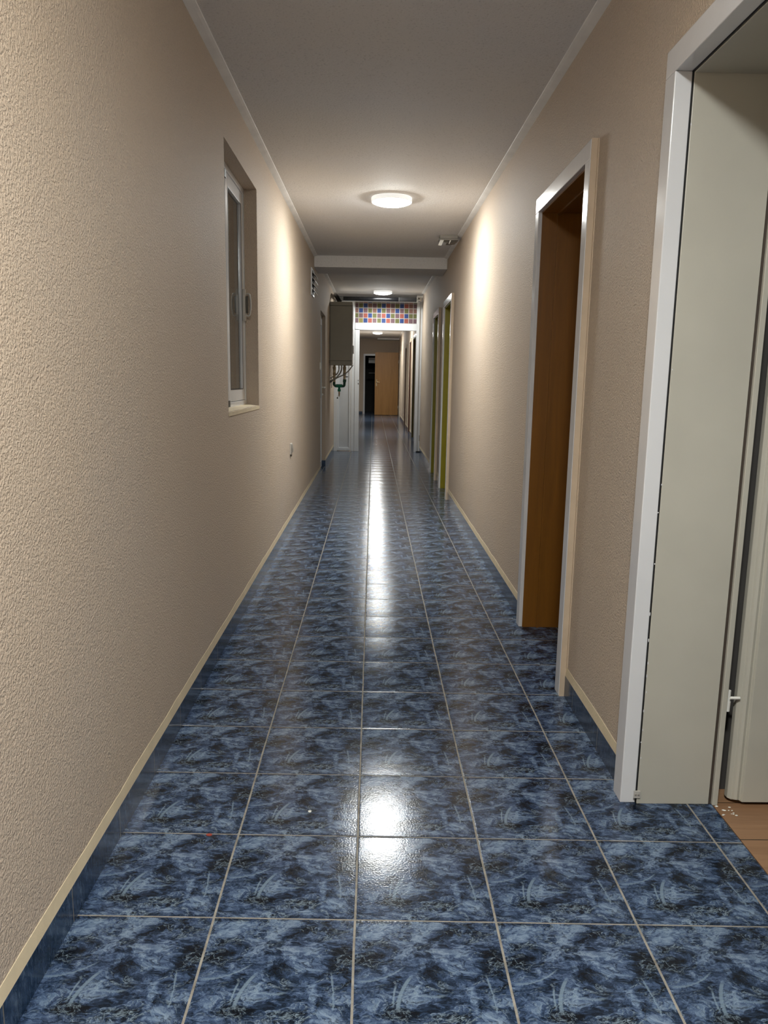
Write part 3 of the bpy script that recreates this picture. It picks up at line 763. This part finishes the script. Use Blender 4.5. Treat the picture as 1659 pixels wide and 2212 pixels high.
def ft(bm):
    tube(bm, curve([(-0.592, GY, 1.215), (-0.592, GY, 1.175), (-0.570, GY, 1.152), (-0.535, GY, 1.150)], 5), 0.021, 16)
    tube(bm, curve([(-0.430, GY, 1.245), (-0.430, GY, 1.185), (-0.440, GY, 1.153), (-0.480, GY, 1.150)], 5), 0.020, 16)
    tube(bm, [(-0.425, GY, 1.258), (-0.430, GY, 1.212)], 0.026, 16)
mesh('elbow', ft, plain('dark_green_plastic_pipe', (0.003, 0.07, 0.038), 0.4), bo, smooth=True)
tee = mesh('tee', lambda bm: (tube(bm, [(-0.562, GY-0.002, 1.154), (-0.462, GY-0.002, 1.154)], 0.026, 18), tube(bm, [(-0.512, GY-0.002, 1.154), (-0.512, GY-0.002, 1.10)], 0.018, 16),
     tube(bm, [(-0.512, GY-0.002, 1.105), (-0.512, GY-0.002, 1.066)], 0.025, 18)), M_GREENPIPE, bo, smooth=True)
mesh('drain_tap', lambda bm: (tube(bm, [(-0.512, GY, 1.066), (-0.512, GY, 1.04)], 0.013, 12), tube(bm, [(-0.512, GY, 1.04), (-0.511, GY, 0.985)], [0.014, 0.006], 12)), M_BRASS, tee, smooth=True)
mesh('tap_cap', lambda bm: (tube(bm, [(-0.513, GY-0.004, 1.035), (-0.539, GY-0.004, 0.968)], 0.002, 8), tube(bm, [(-0.535, GY-0.004, 0.972), (-0.545, GY-0.004, 0.955)], 0.010, 12)), M_BLACK, tee, smooth=True)

# ------------------------------------------------------------------ ceiling lamps
LL = ['round lit ceiling lamp nearest to the wall behind the viewpoint',
      'largest round lit ceiling lamp, over the middle of the near corridor',
      'round lit ceiling lamp just in front of the black duct',
      'round lit ceiling lamp hidden above the partition crossbar in the far corridor',
      'smallest lit ceiling lamp, seen through the partition doorway']
for i, (lx, ly) in enumerate(((0.13, -1.35), (0.145, 4.40), (0.165, 11.38), (0.14, 16.4), (0.142, 22.9))):
    z = ceil_z(ly)
    e = thing('ceiling_lamp', (lx, ly, z), LL[i], 'ceiling lamp', 'round ceiling lamps')
    mesh('rim', lambda bm: lathe(bm, [(0, z+0.004), (0.146, z+0.004), (0.153, z-0.004), (0.153, z-0.028), (0.148, z-0.034), (0, z-0.034)], lx, ly), M_LAMPBASE, e, smooth=True)
    mesh('diffuser', lambda bm: lathe(bm, [(0, z-0.0342), (0.146, z-0.0342), (0.135, z-0.0395), (0.115, z-0.0465), (0.085, z-0.0535), (0.045, z-0.059), (0, z-0.061)], lx, ly), M_LAMPS[i], e, smooth=True)

# ------------------------------------------------------------------ emergency lights by the right wall
for (ex, ey, lab) in ((0.722, 5.95, 'grey emergency light fitting on the ceiling by the right wall before the beam'),
                      (0.76, 20.0, 'small dark emergency light fitting on the far ceiling beyond the partition')):
    z = ceil_z(ey)
    e = thing('emergency_light', (ex, ey, z), lab, 'emergency light', 'emergency lights')
    mesh('housing', lambda bm: box(bm, ex-0.085, ex+0.085, ey-0.06, ey+0.06, z-0.036, z+0.002, bev=0.006), M_GREYPLASTIC, e)
    mesh('tray', lambda bm: box(bm, ex-0.095, ex+0.090, ey-0.07, ey+0.075, z-0.049, z-0.036, bev=0.005), M_GREYPLASTIC, e)
    mesh('lens', lambda bm: prism(bm, [(ex-0.085, z-0.049), (ex+0.085, z-0.049), (ex+0.065, z-0.066), (ex+0.02, z-0.073), (ex-0.02, z-0.073), (ex-0.065, z-0.066)], 'Y', ey-0.062, ey+0.066), M_LENS, e, bevel=0.002)
    mesh('label_plate', lambda bm: prism(bm, [(ex-0.083, z-0.050), (ex-0.048, z-0.050), (ex-0.070, z-0.100), (ex-0.102, z-0.098)], 'Y', ey-0.068, ey-0.064), M_PAPER, e)
    mesh('small_label', lambda bm: prism(bm, [(ex+0.008, z-0.052), (ex+0.020, z-0.051), (ex+0.004, z-0.084), (ex-0.002, z-0.084)], 'Y', ey-0.068, ey-0.064), M_PAPER, e)  # the smaller of the two white labels

# ------------------------------------------------------------------ far end: dark doorway, oak door
e = thing('door_11', (0.17, YE, 0), 'dark open doorway in the end wall behind the oak door', 'doorway', kind='structure')
mesh('casing', lambda bm: (box(bm, FO[0]-0.055, FO[0]+0.005, YE-0.025, YE+0.02, 0, FO[2]), box(bm, FO[1]-0.005, FO[1]+0.055, YE-0.025, YE+0.02, 0, FO[2]),
     box(bm, FO[0]-0.055, FO[1]+0.055, YE-0.025, YE+0.02, FO[2]-0.005, FO[2]+0.06)), M_WHITE, e)
def f(bm):
    box(bm, -1.2, -1.1, YE+0.2, YE+2.3, 0, 2.8); box(bm, 1.2, 1.3, YE+0.2, YE+2.3, 0, 2.8); box(bm, -1.2, 1.3, YE+2.2, YE+2.3, 0, 2.8); box(bm, -1.2, 1.3, YE+0.1, YE+2.3, 2.7, 2.8)
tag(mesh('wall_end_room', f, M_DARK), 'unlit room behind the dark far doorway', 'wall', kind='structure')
wc = thing('glimmer_box', (-0.05, YE+1.0, 1.9), 'pale box added for a faint glimmer inside the dark room at the far end', 'stand-in box')  # added boxes standing in for a faint glimmer in the dark
mesh('pale_block', lambda bm: box(bm, -0.16, 0.16, YE+0.95, YE+1.2, 1.88, 2.08), M_SILVER, wc)
mesh('grey_slab', lambda bm: box(bm, -0.15, 0.15, YE+0.97, YE+1.2, 1.50, 1.52), M_GREYPLASTIC, wc)

od = thing('oak_door', (0.50, 26.0, 0), 'pale oak door standing open across the far end of the corridor', 'door')
mesh('door_leaf', lambda bm: box(bm, 0.085, 0.920, 26.0, 26.04, 0.010, 2.225, bev=0.002), M_OAK, od)
mesh('handle_plate', lambda bm: box(bm, 0.125, 0.165, 25.990, 26.001, 1.03, 1.27, bev=0.003), M_BRASS, od)
mesh('handle', lambda bm: tube(bm, curve([(0.145, 25.995, 1.18), (0.145, 25.95, 1.18), (0.165, 25.94, 1.18), (0.245, 25.94, 1.175)], 5), 0.011, 12), plain('bright_brass', (0.75, 0.6, 0.35), 0.2, metal=1.0), od, smooth=True)
for z in (0.3, 1.9):
    mesh('hinge', lambda bm: tube(bm, [(0.928, 25.99, z-0.05), (0.928, 25.99, z+0.05)], 0.011, 10), M_SILVER, od, smooth=True)

# ------------------------------------------------------------------ bits lying on the floor
def chip(x, y, r, mat, lab, cat='debris', sy_=0.6):
    def f(bm):
        n = 9; ang = [2*math.pi*i/n for i in range(n)]
        pts = [(x+r*random.uniform(0.75, 1.1)*math.cos(a), y+r*sy_*random.uniform(0.75, 1.1)*math.sin(a)) for a in ang]
        prism(bm, pts, 'Z', 0.0, 0.002)
    return tag(mesh('floor_chip', f, mat), lab, cat)
chip(-0.144, 0.455, 0.0055, M_PAPER, 'tiny white chip lying on the tile left of the lamp reflection', sy_=0.9)
chip(-0.415, 0.335, 0.009, plain('red_brown_leaf', (0.30, 0.05, 0.03), 0.7), 'small red brown flake lying on a grout line at left')
